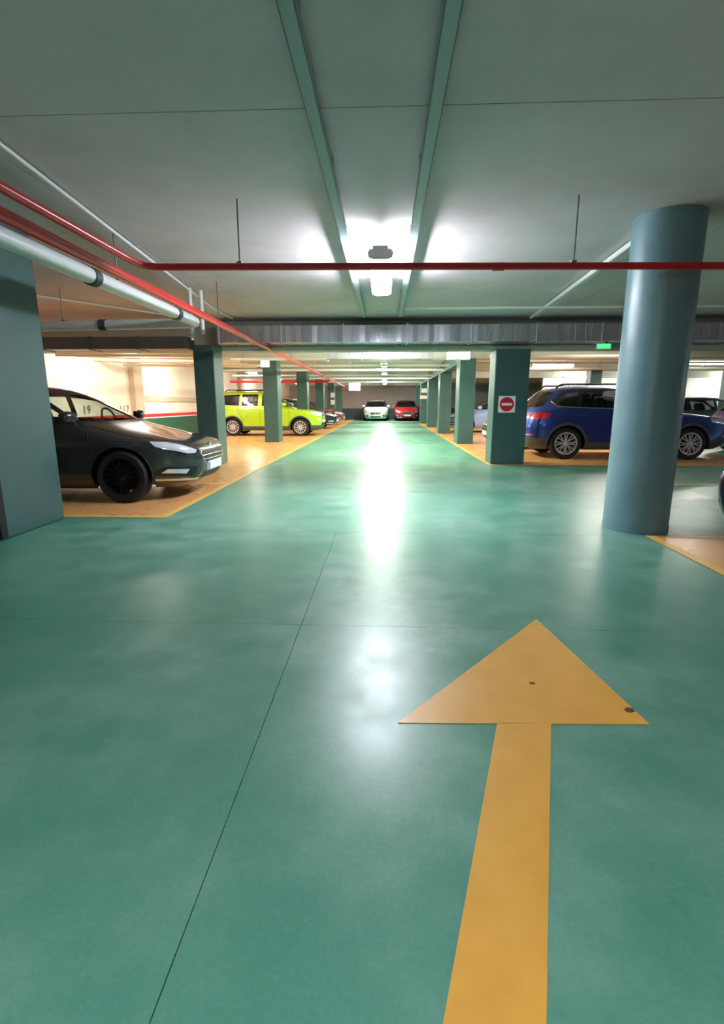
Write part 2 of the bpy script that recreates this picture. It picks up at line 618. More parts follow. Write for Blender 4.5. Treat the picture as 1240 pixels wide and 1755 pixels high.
pipe('sprinkler_pipe', [(px_(-6.5), -6.5, pz), (px_(40.5), 40.5, pz)], .042, 'redpipe', 'bright red fire pipe running the whole lane beside the white pipe',
     couplings=[((px_(y), y, pz), (0, 1, 0)) for y in (2, 8, 14, 20, 26)], hangers=[(px_(y), y, pz) for y in (1.5, 7.2, 13, 18.8, 24.6, 30.4)])
pipe('sprinkler_pipe', [(-2.0, -6.5, pz + .03), (-2.0, 4.42, pz + .03), (4.5, 4.53, pz), (XR - .2, 4.6, pz)], .028, 'redpipe', 'dark red fire pipe crossing the lane in front of the round column',
     couplings=[((.9, 4.475, pz + .015), (1, 0, 0))], hangers=[(-1.2, 4.435, pz + .03), (1.5, 4.48, pz + .02), (5, 4.53, pz)])
pipe('drain_pipe', [(-2.62, -6.5, 2.34), (-2.62, 7.35, 2.3), (XL + .1, 7.6, 2.27)], .068, 'pvc', 'thick white drain pipe that turns off towards the cream wall',
     couplings=[((-2.62, 4.75, 2.306), (0, 1, 0)), ((-2.62, 6.6, 2.302), (0, 1, 0)), ((-4.0, 7.418, 2.29), (1, 0, 0)), ((-5.2, 7.48, 2.28), (1, 0, 0))],
     hangers=[(-2.62, 3.4, 2.31), (-2.62, 5.2, 2.305), (-4.6, 7.45, 2.285)])
for (x, y, zt, r, t) in ((-2.78, 7.55, 2.3, .03, 'short white pipe stub from the ceiling, touching distance from the drain bend'), (-2.68, 7.72, 2.3, .03, 'short white pipe stub from the ceiling, between its two fellows'), (-2.86, 7.75, 2.22, .022, 'thinnest white pipe stub dropping from the ceiling by the drain bend')):
    pipe('drop_pipe', [(x, y, ZC - .002), (x, y, zt - .1)], r, 'pvc', t, group='pipe stubs at the drain bend')
pipe('conduit', [(-2.35, 3.0, ZC - .03), (-2.9, 8.9, ZC - .03), (-2.9, 10.0, ZC - .03)], .014, 'conduit', 'thin white conduit slanting over the ceiling beside the red pipes', 'conduit', n=8)
pipe('conduit', [(-6.8, 5.6, ZC - .03), (-3.9, 9.6, ZC - .03)], .014, 'conduit', 'thin pale conduit slanting over the ceiling above the dark hatchback', 'conduit', n=8)
pipe('conduit', [(2.41, 5.34, ZC - .045), (2.66, 10.0, ZC - .045)], .03, 'conduit', 'white pipe on the ceiling running from the round column to the duct', 'conduit', n=10,
     couplings=[((2.42, 5.5, ZC - .045), (0, 1, 0)), ((2.63, 9.5, ZC - .045), (0, 1, 0))])
pipe('conduit', [(2.48, 5.4, ZC - .03), (2.76, 10.0, ZC - .03)], .014, 'conduit', 'thin conduit beside the white ceiling pipe of the round column', 'conduit', n=8)
pipe('conduit', [(.3, 8.7, ZC - .1), (XR - .3, 8.75, ZC - .1)], .018, 'conduit', 'straight white conduit crossing the ceiling just ahead of the long duct', 'conduit', n=8)
for k, (y, z) in enumerate(((14.6, 2.46), (17.6, 2.5), (19.2, 2.45), (23.4, 2.48), (25.5, 2.45), (30, 2.46))):
    pipe('cross_pipe', [(-6.9, y, z - .04), (2.1, y + .1, z - .04)], .04, 'pvc', '%s white pipe hung across the lane, counted from the long duct' % ORD[k], group='cross pipes deep in the hall', hangers=[(-4, y, z - .04), (-1.2, y, z - .04)], n=10)
pipe('sprinkler_pipe', [(-7.2, 24.0, 2.2), (-2.6, 24.0, 2.2)], .05, 'redpipe', 'red pipe crossing above the bays past the lime green car', hangers=[(-5, 24.0, 2.2)])
for k in range(5):
    pipe('bay_pipe', [(-7.3, 11.4 + k * .75, 2.26 + .05 * (k % 2)), (-3.9, 12.2 + k * .9, 2.3)], .035, 'taupe', '%s taupe pipe slung above the empty bay, counted from the dark lower duct' % ORD[k], group='pipes above the empty bay', hangers=[(-5.6, 11.8 + k * .825, 2.28 + .025 * (k % 2))], n=10)
for k in range(4):
    pipe('bay_pipe', [(2.9, 12.3 + k * 2.6, 2.5), (XR - .4, 12.3 + k * 2.6, 2.5)], .035, 'taupe', '%s taupe pipe over the bays of the blue car, counted from the long duct' % ORD[k], group='pipes over the blue car bays', hangers=[(8, 12.3 + k * 2.6, 2.5)], n=10)

# cable trays flanking the lamp
for x, t in ((-.40, 'grey cable tray on the ceiling, edge nearer the red pipes'), (.25, 'grey cable tray on the ceiling carrying white conduits')):
    r = empty('cable_tray', (x, 2, 2.715))
    tag(r, t, 'cable tray')
    b = MB().box(-.035, .035, 0, 7.6, 0, .006)
    b.box(-.037, -.032, 0, 7.6, 0, .045).box(.032, .037, 0, 7.6, 0, .045)
    b.build('channel', 'tray', r)
    for k in range(6):
        MB().box(-.04, .04, .4 + k * 1.35, .44 + k * 1.35, .03, ZC - 2.716).build('bracket', 'tray', r)
    if x > 0:
        for dx in (-.02, .012):
            MB().tube([(dx, 0, .025), (dx, 7.5, .025)], .011, 8).build('conduit', 'conduit', r, smooth='auto')


# ------------------------------------------------------------------ lamps
def lamp(x, y, z, length, along, tube, label, group, wid=.2):
    r = empty('fluorescent_lamp', (x, y, z), 0 if along == 'y' else PI / 2)
    tag(r, label, 'lamp', group)
    h = length / 2
    hw = wid / 2
    b = MB()
    # spine carried on hangers, lit cover below, closed by two end caps
    b.box(-hw * .62, hw * .62, -h, h, .03, .06, .006)
    b.build('housing', 'housing', r)
    pr = [(-hw * .8, .03), (hw * .8, .03), (hw, .0), (hw * .92, -.04), (hw * .55, -.055), (-hw * .55, -.055), (-hw * .92, -.04), (-hw, .0)]
    n = len(pr)
    b = MB()
    b.add([(p[0], -h + .03, p[1]) for p in pr] + [(p[0], h - .03, p[1]) for p in pr], [(i, (i + 1) % n, (i + 1) % n + n, i + n) for i in range(n)])
    b.build('lit_cover', tube, r)
    for s in (-1, 1):
        b = MB()
        b.add([(p[0] * 1.03, s * (h - .03), p[1] * 1.05) for p in pr] + [(p[0] * 1.03, s * h, p[1] * 1.05) for p in pr],
              [tuple(range(n)), tuple(range(2 * n - 1, n - 1, -1))] + [(i, (i + 1) % n, (i + 1) % n + n, i + n) for i in range(n)])
        b.build('end_cap', 'housing', r)
        MB().tube([(0, s * h * .7, .07), (0, s * h * .7, ZC - z)], .006, 6).build('hanger', 'darksteel', r)
    return r


AIS = 'fluorescent lamps along the lane ceiling'
lamp(-.06, 6.05, 2.6, 1.7, 'y', 'strongtube', 'bright fluorescent lamp hanging between the cable trays', AIS, .24)
for k, y in enumerate((12.0, 15.0, 18.7, 24.4, 30.2, 36.2)):
    lamp(-.06, y, 2.58, 1.5, 'y', 'greentube', '%s fluorescent lamp over the lane, counted from the long duct' % ORD[k], AIS, .22)
lamp(-.06, -.9, 2.58, 1.5, 'y', 'tube', 'unseen fluorescent lamp added to brighten the near end of the lane', AIS, .22)  # unseen lamp behind the camera, added to lift the near floor
BL = 'fluorescent lamps above the bays'
for k, (x, y) in enumerate(((-5.9, 12.6), (-5.9, 17.2), (-5.9, 22.8), (-5.9, 28.4), (-5.9, 35))):
    lamp(x, y, 2.56, 1.5, 'y', 'warmtube', '%s warm lamp above the cream wall bays, counted from the empty bay' % ORD[k], BL)
for k, (x, y) in enumerate(((6.0, 13.6), (6.0, 19.3), (6.0, 25.5))):
    lamp(x, y, 2.56, 1.5, 'x', 'warmtube', '%s warm lamp above the row of the blue car, counted from the long duct' % ORD[k], BL)
for (x, y, t) in ((11, 18.5, 'above the slate teal car'), (17, 18.5, 'deep in the side hall between distant columns')):
    lamp(x, y, 2.56, 1.5, 'x', 'warmtube', 'warm fluorescent lamp ' + t, BL)
for k, (x, y) in enumerate(((9.6, 26.6), (13.0, 26.6), (17.4, 26.6), (21.8, 26.6))):
    lamp(x, y, 2.5, 1.5, 'x', 'warmtube', '%s warm lamp along the white partition wall, counted from the lane' % ORD[k], 'fluorescent lamps by the white partition')
for k, (x, y) in enumerate(((14.5, 7.4), (20, 7.4))):
    lamp(x, y, 2.6, 1.5, 'x', 'tube', '%s cool lamp over the side lane, counted from the round column' % ORD[k], 'fluorescent lamps over the side lane')

# small signs and boxes
bx = empty('exit_sign', (4.06, 10.12, 2.2))
tag(bx, 'small glowing green exit light hung under the long duct', 'exit sign')
MB().box(-.13, .13, -.03, .03, 0, .1, .008).build('case', 'signwhite', bx)
MB().box(-.12, .12, -.034, -.03, .01, .09).build('lit_face', 'exit', bx)
MB().box(.03, .07, -.01, .01, .1, .139).build('bracket', 'darksteel', bx)
bx = empty('light_box', (1.78, 13.0, 2.25))
tag(bx, 'glowing white box light hung beside the short shiny duct', 'box light')
MB().box(-.29, .27, -.08, .08, 0, .22, .012).build('case', 'signwhite', bx)
MB().box(-.275, .255, -.085, -.08, .015, .205).build('lit_face', 'glow', bx)
for s in (-.2, .2):
    MB().tube([(s, 0, .22), (s, 0, ZC - 2.25)], .008, 6).build('hanger', 'darksteel', bx)
bx = empty('light_box', (-3.7, 16.06, 2.3))
tag(bx, 'small glowing white box light on column before lime green car', 'box light')
MB().box(-.13, .13, -.06, .09, 0, .24, .012).build('case', 'signwhite', bx)
MB().box(-.12, .12, -.065, -.06, .01, .23).build('lit_face', 'glow', bx)
bx = empty('light_box', (-1.95, 33.0, 2.0))
tag(bx, 'wide glowing white box light hung near the end of the red pipe', 'box light')
MB().box(-.36, .36, -.06, .06, 0, .5, .012).build('case', 'signwhite', bx)
MB().box(-.345, .345, -.066, -.06, .015, .485).build('lit_face', 'glow', bx)
for s in (-.25, .25):
    MB().tube([(s, 0, .5), (s, 0, ZC - 2.0)], .008, 6).build('hanger', 'darksteel', bx)
for (x, y, z, w_, h_, lab) in ((-3.05, 33.45, 1.75, .26, .3, 'upper small white notice on far column of the cream wall row'),
                               (-3.05, 33.45, 1.3, .26, .3, 'lower small white notice on far column of the cream wall row'),
                               (2.1, 32.5, 2.0, .34, .26, 'upper small white notice on column near the red car'),
                               (2.1, 32.5, 1.6, .5, .22, 'lower small white notice on column near the red car')):
    r = empty('notice', (x - .35 if x < 0 else x + .3, y + .04 if x < 0 else y + .09, z))
    tag(r, lab, 'notice', 'small white notices on far columns')
    MB().box(-w_ / 2, w_ / 2, -.02, 0, -h_ / 2, h_ / 2, .004).build('board', 'signwhite', r)


# ------------------------------------------------------------------ cars
def pchip(pts):
    x = np.array([p[0] for p in pts], float)
    y = np.array([p[1] for p in pts], float)
    h = np.diff(x)
    d = np.diff(y) / h
    m = np.zeros(len(x))
    for i in range(1, len(x) - 1):
        if d[i - 1] * d[i] > 0:
            w1, w2 = 2 * h[i] + h[i - 1], h[i] + 2 * h[i - 1]
            m[i] = (w1 + w2) / (w1 / d[i - 1] + w2 / d[i])
    m[0], m[-1] = d[0], d[-1]

    def f(q):
        q = np.clip(np.asarray(q, float), x[0], x[-1])
        i = np.clip(np.searchsorted(x, q, side='right') - 1, 0, len(x) - 2)
        t = (q - x[i]) / h[i]
        return ((1 + 2 * t) * (1 - t) ** 2 * y[i] + t * (1 - t) ** 2 * h[i] * m[i] + t * t * (3 - 2 * t) * y[i + 1] + t * t * (t - 1) * h[i] * m[i + 1])
    return f


class Shell:
    def __init__(self, sp):
        self.sp = sp
        self.F, self.B, self.W = pchip(sp['F']), pchip(sp['B']), pchip(sp['W'])
        self.nf, self.nr = pchip(sp['nf']), pchip(sp['nr'])
        self.xm = sp['xm']
        self.z0, self.z1 = sp['F'][0][0], sp['F'][-1][0]
        zt = np.linspace(self.z0, self.z1, 1500)
        dF, dW, dB = (np.diff(f(zt)) for f in (self.F, self.W, self.B))
        ds = np.sqrt(np.diff(zt) ** 2 + (.55 * dF) ** 2 + (.8 * dW) ** 2 + (.3 * dB) ** 2)
        self.tt = np.concatenate([[0], np.cumsum(ds)])
        self.zt = zt

    def t(self, z):
        return np.interp(z, self.zt, self.tt)

    def z(self, t):
        return np.interp(t, self.tt, self.zt)

    def P(self, q, t):
        q, t = np.asarray(q, float), np.asarray(t, float)
        z = self.z(t)
        fr = q <= 2
        n = np.where(fr, self.nf(z), self.nr(z))
        c = 2 ** (-1 / n)
        a = np.where(fr, self.F(z) - self.xm, self.xm - self.B(z))
        k = np.where(fr, q, 4 - q)
        lo = k <= 1
        y1 = np.clip(k * c, 0, 1)
        x1 = (1 - y1 ** n) ** (1 / n)
        x2 = np.clip((2 - k) * c, 0, 1)
        y2 = (1 - x2 ** n) ** (1 / n)
        xn, yn = np.where(lo, x1, x2), np.where(lo, y1, y2)
        return np.stack([self.xm + np.where(fr, 1, -1) * a * xn, self.W(z) * yn, z], -1)

    def N(self, q, t):
        e, T = 2e-3, self.tt[-1]
        qa, qb = np.clip(q - e, -.5, 4.5), np.clip(q + e, -.5, 4.5)

        def PP(q_, t_):
            s = np.where((q_ < 0) | (q_ > 4), -1, 1)
            q2 = np.where(q_ < 0, -q_, np.where(q_ > 4, 8 - q_, q_))
            p = self.P(q2, t_)
            p[..., 1] *= s
            return p
        dq = PP(qb, t) - PP(qa, t)
        dt = self.P(q, np.clip(t + e, 0, T)) - self.P(q, np.clip(t - e, 0, T))
        n = np.cross(dq, dt)
        l = np.linalg.norm(n, axis=-1, keepdims=True)
        n = np.where(l > 1e-12, n / np.maximum(l, 1e-12), np.array([0, 0, 1.]))
        return n

    def uv(self, k, a, z):
        """('s', x, z) seen from the side, ('f', y, z) from the front, ('r', y, z) from the rear -> (q, t)"""
        z = min(max(z, self.z0), self.z1)
        if k == 's':
            fr = a >= self.xm
            n = float(self.nf(z) if fr else self.nr(z))
            c = 2 ** (-1 / n)
            L = float(self.F(z)) - self.xm if fr else self.xm - float(self.B(z))
            xn = min(abs(a - self.xm) / L, 1)
            q = 2 - xn / c if xn <= c else (1 - xn ** n) ** (1 / n) / c
            q = q if fr else 4 - q
        else:
            n = float(self.nf(z) if k == 'f' else self.nr(z))
            c = 2 ** (-1 / n)
            yn = min(abs(a) / float(self.W(z)), .9999)
            q = yn / c if yn <= c else 2 - (1 - yn ** n) ** (1 / n) / c
            q = q if k == 'f' else 4 - q
        return (q, float(self.t(z)))

    def poly(self, pts, closed=True, step=.06):
        out = []
        n = len(pts)
        for i in range(n if closed else n - 1):
            a, b = pts[i], pts[(i + 1) % n]
            if a[0] == b[0]:
                m = max(1, int(math.hypot(a[1] - b[1], a[2] - b[2]) / step))
                for k in range(m):
                    u = k / m
                    out.append(self.uv(a[0], a[1] + (b[1] - a[1]) * u, a[2] + (b[2] - a[2]) * u))
            else:
                p, q = self.uv(*a), self.uv(*b)
                m = 4
                for k in range(m):
                    u = k / m
                    out.append((p[0] + (q[0] - p[0]) * u, p[1] + (q[1] - p[1]) * u))
        if not closed:
            out.append(self.uv(*pts[-1]))
        return out


def inside(poly, x, y):
    r = np.zeros(x.shape, bool)
    n = len(poly)
    for i in range(n):
        x0, y0 = poly[i]
        x1, y1 = poly[(i + 1) % n]
        if y0 == y1:
            continue
        c = ((y0 > y) != (y1 > y)) & (x < (x1 - x0) * (y - y0) / (y1 - y0) + x0)
        r ^= c
    return r


def arch(cx, cz, r, z0):
    a0 = math.asin(max(-1, (z0 - cz) / r))
    pts = []
    for k in range(25):
        t = a0 + (PI - 2 * a0) * k / 24
        pts.append(('s', cx + r * math.cos(t), cz + r * math.sin(t)))
    return pts


CACHE = {}


def shell_parts(sp, dq, dt):
    """cut the half shell into its regions; returns {region: (q, t, tris)}"""
    sh = Shell(sp)
    T = float(sh.tt[-1])
    V, E = [], []
    qs = np.linspace(0, 4, int(4 / dq) + 1)
    ts = np.linspace(0, T, int(T / dt) + 1)
    for i, q in enumerate(qs):
        for j, t in enumerate(ts):
            V.append((float(q), float(t)))
    nq, nt_ = len(qs), len(ts)
    E += [(i * nt_, (i + 1) * nt_) for i in range(nq - 1)] + [(i * nt_ + nt_ - 1, (i + 1) * nt_ + nt_ - 1) for i in range(nq - 1)]
    E += [(j, j + 1) for j in range(nt_ - 1)] + [((nq - 1) * nt_ + j, (nq - 1) * nt_ + j + 1) for j in range(nt_ - 1)]
    polys = []
    for name, pts in sp['regions']:
        p = sh.poly(pts)
        k = len(V)
        V += p
        E += [(k + i, k + (i + 1) % len(p)) for i in range(len(p))]
        polys.append((name, p))
    v, e, f, _, _, _ = delaunay_2d_cdt([Vector(p) for p in V], E, [], 0, 1e-5)
    v = np.array([(p.x, p.y) for p in v])
    f = np.array([t for t in f if len(t) == 3])
    # drop degenerate ones
    a, b, c = v[f[:, 0]], v[f[:, 1]], v[f[:, 2]]
    area = (b[:, 0] - a[:, 0]) * (c[:, 1] - a[:, 1]) - (b[:, 1] - a[:, 1]) * (c[:, 0] - a[:, 0])
    f = f[np.abs(area) > 1e-9]
    cen = v[f].mean(1)
    lab = np.full(len(f), 'body', dtype=object)
    for name, p in polys:
        lab[inside(p, cen[:, 0], cen[:, 1])] = name
    out = {}
    for name in set(lab):
        if name == 'hole':
            continue
        ff = f[lab == name]
        u, inv = np.unique(ff, return_inverse=True)
        out[name] = (v[u], inv.reshape(-1, 3))
    return sh, out


def region_mesh(name, sh, vt, tri, sides, lift=0.0):
    P = sh.P(vt[:, 0], vt[:, 1])
    N = sh.N(vt[:, 0], vt[:, 1])
    cen = np.array([sh.xm, 0, .7])
    # make the normals point out of the car
    flat = P - cen
    flip = (N * flat).sum(-1) < 0
    N[flip] *= -1
    P = P + N * lift
    vs, ns, fs = [], [], []
    a, b, c = P[tri[:, 0]], P[tri[:, 1]], P[tri[:, 2]]
    g = np.cross(b - a, c - a)
    tri = tri.copy()
    bad = (g * N[tri].mean(1)).sum(-1) < 0
    tri[bad] = tri[bad][:, ::-1]
    if 1 in sides:
        vs.append(P)
        ns.append(N)
        fs.append(tri)
    if -1 in sides:
        k = len(P) if 1 in sides else 0
        m = np.array([1, -1, 1])
        vs.append(P * m)
        ns.append(N * m)
        fs.append(tri[:, ::-1] + k)
    vs, ns, fs = np.concatenate(vs), np.concatenate(ns), np.concatenate(fs)
    me = bpy.data.meshes.new(name)
    me.from_pydata(vs.tolist(), [], fs.tolist())
    me.polygons.foreach_set('use_smooth', [True] * len(me.polygons))
    me.normals_split_custom_set_from_vertices(ns.tolist())
    return me


def wheel(parent, cx, cy, r, wid, side, rimmat, spokes, style):
    w_ = empty('wheel', (cx, cy, r))
    w_.parent = parent
    hw = wid / 2
    rr = r * .70
    MB().lathe([(rr, -hw * .92), (r * .9, -hw), (r * .97, -hw * .86), (r, -hw * .6), (r, hw * .6), (r * .97, hw * .86), (r * .9, hw), (rr, hw * .92)], 44).build('tyre', 'tyre', w_, smooth='auto')
    o = side * hw
    # barrel and outer lip
    b = MB().lathe([(rr * .93, -hw * .85), (rr * 1.0, -hw * .9), (rr * 1.0, hw * .9), (rr * .93, hw * .85)], 40)
    b.lathe([(rr * 1.02, o * .93), (rr * .9, o * .93), (rr * .9, o * .75), (rr * 1.02, o * .75)], 40)
    fz = o * .86
    for k in range(spokes):
        t = 2 * PI * k / spokes
        tw = .16 if style == 'mesh' else 0
        arms = ((0, 1),) if style != 'mesh' else ((tw, 1), (-tw, 1))
        for dt_, _ in arms:
            hwid = .013 if style == 'mesh' else .018
            p0 = Vector((math.cos(t), 0, math.sin(t))) * rr * .16
            p1 = Vector((math.cos(t + dt_), 0, math.sin(t + dt_))) * rr * .94
            d = (p1 - p0).normalized()
            nrm = Vector((-d.z, 0, d.x))
            vs = []
            for p, wd, yy in ((p0, hwid * 1.1, fz * .92), (p1, hwid * .8, fz)):
                for s in (-1, 1):
                    vs.append((p.x + nrm.x * wd * s, yy, p.z + nrm.z * wd * s))
                    vs.append((p.x + nrm.x * wd * s, yy - side * .03, p.z + nrm.z * wd * s))
            b.add(vs, [(0, 2, 6, 4), (1, 5, 7, 3), (0, 4, 5, 1), (2, 3, 7, 6)])
    b.build('rim', rimmat, w_, smooth='auto')
    b = MB().lathe([(0, fz * .7), (rr * .2, fz * .7), (rr * .2, fz * .95), (rr * .14, fz * 1.02), (0, fz * 1.02)], 20)
    b.build('hub_cap', rimmat, w_, smooth='auto')
    MB().lathe([(.001, -hw * .1), (rr * .8, -hw * .1), (rr * .8, hw * .1), (.001, hw * .1)], 28).build('brake_disc', 'brake', w_)


MIDDLE = ('windshield', 'windshield_band', 'rear_window', 'hood', 'grille', 'lower_grille', 'front_plastic', 'rear_plastic', 'grille_trim')


def car(name, sp, paintmat, loc, heading, label, group=None, detail=1.0, rim='alloy', spokes=10, style='plain', rearglass='privacy', plate=True):
    key = (sp['name'], detail)
    if key not in CACHE:
        CACHE[key] = shell_parts(sp, .055 / detail, .05 / detail)
    sh, parts = CACHE[key]
    root = empty(name, (loc[0], loc[1], 0), heading)
    tag(root, label, 'car', group)
    mats = dict(body=paintmat, hood=paintmat, front_door=paintmat, rear_door=paintmat, windshield='glass', rear_window=rearglass,
                front_window='glass', rear_side_window=rearglass, quarter_window=rearglass, window_frame='blackplastic', headlight='headlight', headlight_bezel='lampdark',
                tail_light='taillight', grille='blackplastic', lower_grille='blackplastic', fog_light='headlight', fog_bezel='blackplastic', front_arch_trim='greyplastic', rear_arch_trim='greyplastic',
                sill_trim='greyplastic', front_plastic='greyplastic', rear_plastic='greyplastic', grille_trim='chrome', windshield_band='blackplastic', roof=paintmat, lip='chrome', mirror_base='blackplastic')
    naming = dict(front_door='door', rear_door='door', front_window='window', rear_side_window='window', quarter_window='quarter_window', front_arch_trim='arch_trim', rear_arch_trim='arch_trim')
    made = {}

    def put(reg, sides, nm, parent):
        vt, tri = parts[reg]
        lift = .0
        me = region_mesh(nm, sh, vt, tri, sides, lift)
        o = link(nm, me, mats[reg], parent)
        return o
    body = put('body', (1, -1), 'body', root)
    order = ['front_door', 'rear_door'] + [r for r in parts if r not in ('body', 'front_door', 'rear_door')]
    for reg in order:
        if reg not in parts:
            continue
        nm = naming.get(reg, reg)
        if reg in MIDDLE:
            put(reg, (1, -1), nm, root)
            continue
        for s in (1, -1):
            par = root
            if reg == 'front_window':
                par = made.get(('front_door', s), root)
            if reg == 'rear_side_window':
                par = made.get(('rear_door', s), root)
            made[(reg, s)] = put(reg, (s,), nm, par)
    # panel seams and bright strips lying on the skin
    for s in (1, -1):
        for nm, pts, r, m in sp['lines']:
            qt = np.array(sh.poly(pts, False, .04))
            P = sh.P(qt[:, 0], qt[:, 1])
            P[:, 1] *= s
            MB().tube([tuple(p) for p in P], r, 6).build(nm, m, root, smooth=True)
    # handles
    for hx, hz in sp['handles']:
        q, t = sh.uv('s', hx, hz)
        p = sh.P(q, t)
        for s in (1, -1):
            d = made.get(('front_door' if hx > sp['handle_split'] else 'rear_door', s), root)
            b = MB().box(p[0] - .1, p[0] + .1, s * p[1] + s * .012 - .01, s * p[1] + s * .012 + .01, hz - .014, hz + .014, .007)
            b.build('door_handle', sp.get('handlemat') or paintmat, d)
    # mirrors
    mx, mz = sp['mirror']
    q, t = sh.uv('s', mx, mz)
    p = sh.P(q, t)
    for s in (1, -1):
        bm = bmesh.new()
        bmesh.ops.create_icosphere(bm, subdivisions=3, radius=1)
        for v in bm.verts:
            x, y, z = v.co
            f = (abs(x) ** 3 + abs(y) ** 3 + abs(z) ** 3) ** (1 / 3)
            x, y, z = x / f, y / f, z / f
            v.co = (p[0] + .02 + x * (.075 if x > 0 else .05) - .03 * y * s, s * (p[1] + .125) + y * .105, mz + .075 + z * .072 * (1 - .25 * max(0, -y * s)))
        mo = MB().bm(bm).build('wing_mirror', paintmat, root, smooth=True)
        MB().tube([(p[0] + .01, s * (p[1] - .02), mz), (p[0] + .01, s * (p[1] + .08), mz + .03)], .022, 8).build('mirror_arm', 'blackplastic', mo, smooth='auto')
        MB().box(p[0] - .036, p[0] - .03, s * (p[1] + .125) - .085, s * (p[1] + .125) + .085, mz + .025, mz + .125).build('mirror_glass', 'chrome', mo)
    # wheels, liners, underbody
    wx, wr = sp['wx'], sp['wr']
    for x in (wx, -wx):
        for s in (1, -1):
            wheel(root, x, s * (sp['track']), wr, .215, s, rim, spokes, style)
            b = MB()
            k = 16
            ra = sp['ar'] + .012
            vs = []
            for i in range(k + 1):
                t = -.25 + (PI + .5) * i / k
                for yy in (.5, sp['track'] + .085):
                    vs.append((x + ra * math.cos(t), s * yy, wr + ra * math.sin(t)))
            b.add(vs, [(2 * i, 2 * i + 1, 2 * i + 3, 2 * i + 2) for i in range(k)])
            b.add([(x + ra * math.cos(-.25 + (PI + .5) * i / k), s * .5, wr + ra * math.sin(-.25 + (PI + .5) * i / k)) for i in range(k + 1)], [tuple(range(k + 1))])
            b.build('wheel_liner', 'seam', root, fix=False)
    zb = sh.z0
    L0, L1 = sp['B'][3][1] + .25, sp['F'][3][1] - .25
    MB().box(L0, L1, -.5, .5, zb + .0, zb + .12, .03).build('underbody', 'interior', root)
    MB().box(-wx + sp['ar'], wx - sp['ar'], -.8, .8, zb + .01, zb + .1, .03).build('floor_pan', 'interior', root)
    # cabin
    bz = sp['belt']
    cab = MB().box(sp['cab'][0], sp['cab'][1], -.7, .7, bz - .42, bz - .36)
    cabin = cab.build('cabin_floor', 'interior', root)
    MB().box(sp['dash'][0], sp['dash'][1], -.68, .68, bz - .2, bz - .03, .04).build('dashboard', 'interior', root)
    for s in (-.37, .37):
        b = MB().box(-.32, .22, s - .24, s + .24, bz - .42, bz - .24, .05)
        bm = bmesh.new()
        bmesh.ops.create_cube(bm, size=1, matrix=Matrix.Translation((-.42, s, bz - .02)) @ Matrix.Rotation(-.28, 4, 'Y') @ Matrix.Diagonal((.13, .46, .6, 1)))
        bmesh.ops.bevel(bm, geom=bm.edges[:], offset=.045, segments=2, affect='EDGES')
        b.bm(bm)
        b.box(-.57, -.47, s - .13, s + .13, bz + .3, bz + .46, .04)
        b.build('front_seat', 'interior', root, smooth='auto')
    b = MB().box(sp['cab'][0] + .25, sp['cab'][0] + .75, -.62, .62, bz - .42, bz - .25, .05)
    b.box(sp['cab'][0] + .12, sp['cab'][0] + .27, -.62, .62, bz - .3, bz + .1, .05)
    for s in (-.38, .38):
        b.box(sp['cab'][0] + .14, sp['cab'][0] + .24, s - .13, s + .13, bz + .1, bz + .24, .04)
    b.build('rear_seat', 'interior', root, smooth='auto')
    st = MB()
    c0 = Vector((sp['dash'][0] - .1, .37, bz + .02))
    ring = []
    for k in range(20):
        t = 2 * PI * k / 20
        ring.append(c0 + Vector((-.06 * math.sin(t), .18 * math.cos(t), .17 * math.sin(t))))
    st.tube(ring + ring[:1], .014, 6, False)
    st.tube([c0, c0 + Vector((.14, 0, -.08))], .03, 6)
    st.build('steering_wheel', 'interior', root, smooth='auto')
    # plates
    if plate:
        for sgn, (pz, dz) in ((1, sp['fplate']), (-1, sp['rplate'])):
            xx = float(sh.F(pz)) if sgn > 0 else float(sh.B(pz))
            o = MB().box(xx - .012 if sgn > 0 else xx - .022, xx + .022 if sgn > 0 else xx + .012, -.26, .26, pz - .056, pz + .056, .004).build('number_plate', 'plate', root)
            f0 = xx + sgn * .0222
            MB().box(min(f0, f0 + sgn * .001), max(f0, f0 + sgn * .001), -.255 * 1 if sgn < 0 else -.255, -.215, pz - .05, pz + .05).build('plate_band', 'plateblue', o)
    for nm, kind, a, z, r, m in sp.get('badges', []):
        xx = float(sh.F(z)) if kind == 'f' else float(sh.B(z))
        s = 1 if kind == 'f' else -1
        b = MB()
        n = 24
        b.add([(xx + s * dx, r[0] * math.cos(2 * PI * k / n), z + r[1] * math.sin(2 * PI * k / n)) for dx in (-.01, .012) for k in range(n)],
              [tuple(range(n, 2 * n))] + [(k, (k + 1) % n, n + (k + 1) % n, n + k) for k in range(n)])
        b.build(nm, m, root)
    if sp.get('rails'):
        x0, x1, y, z = sp['rails']
        for s in (1, -1):
            MB().tube(rot_path([(x0, s * y, z - .09), (x0 + .1, s * y, z), (x1 - .12, s * y, z), (x1, s * y, z - .09)]), .018, 8).build('roof_rail', 'blackplastic', root, smooth='auto')
    return root


def S_(pts):
    return [('s', x, z) for x, z in pts]


def F_(pts):
    return [('f', y, z) for y, z in pts]


def R_(pts):
    return [('r', y, z) for y, z in pts]


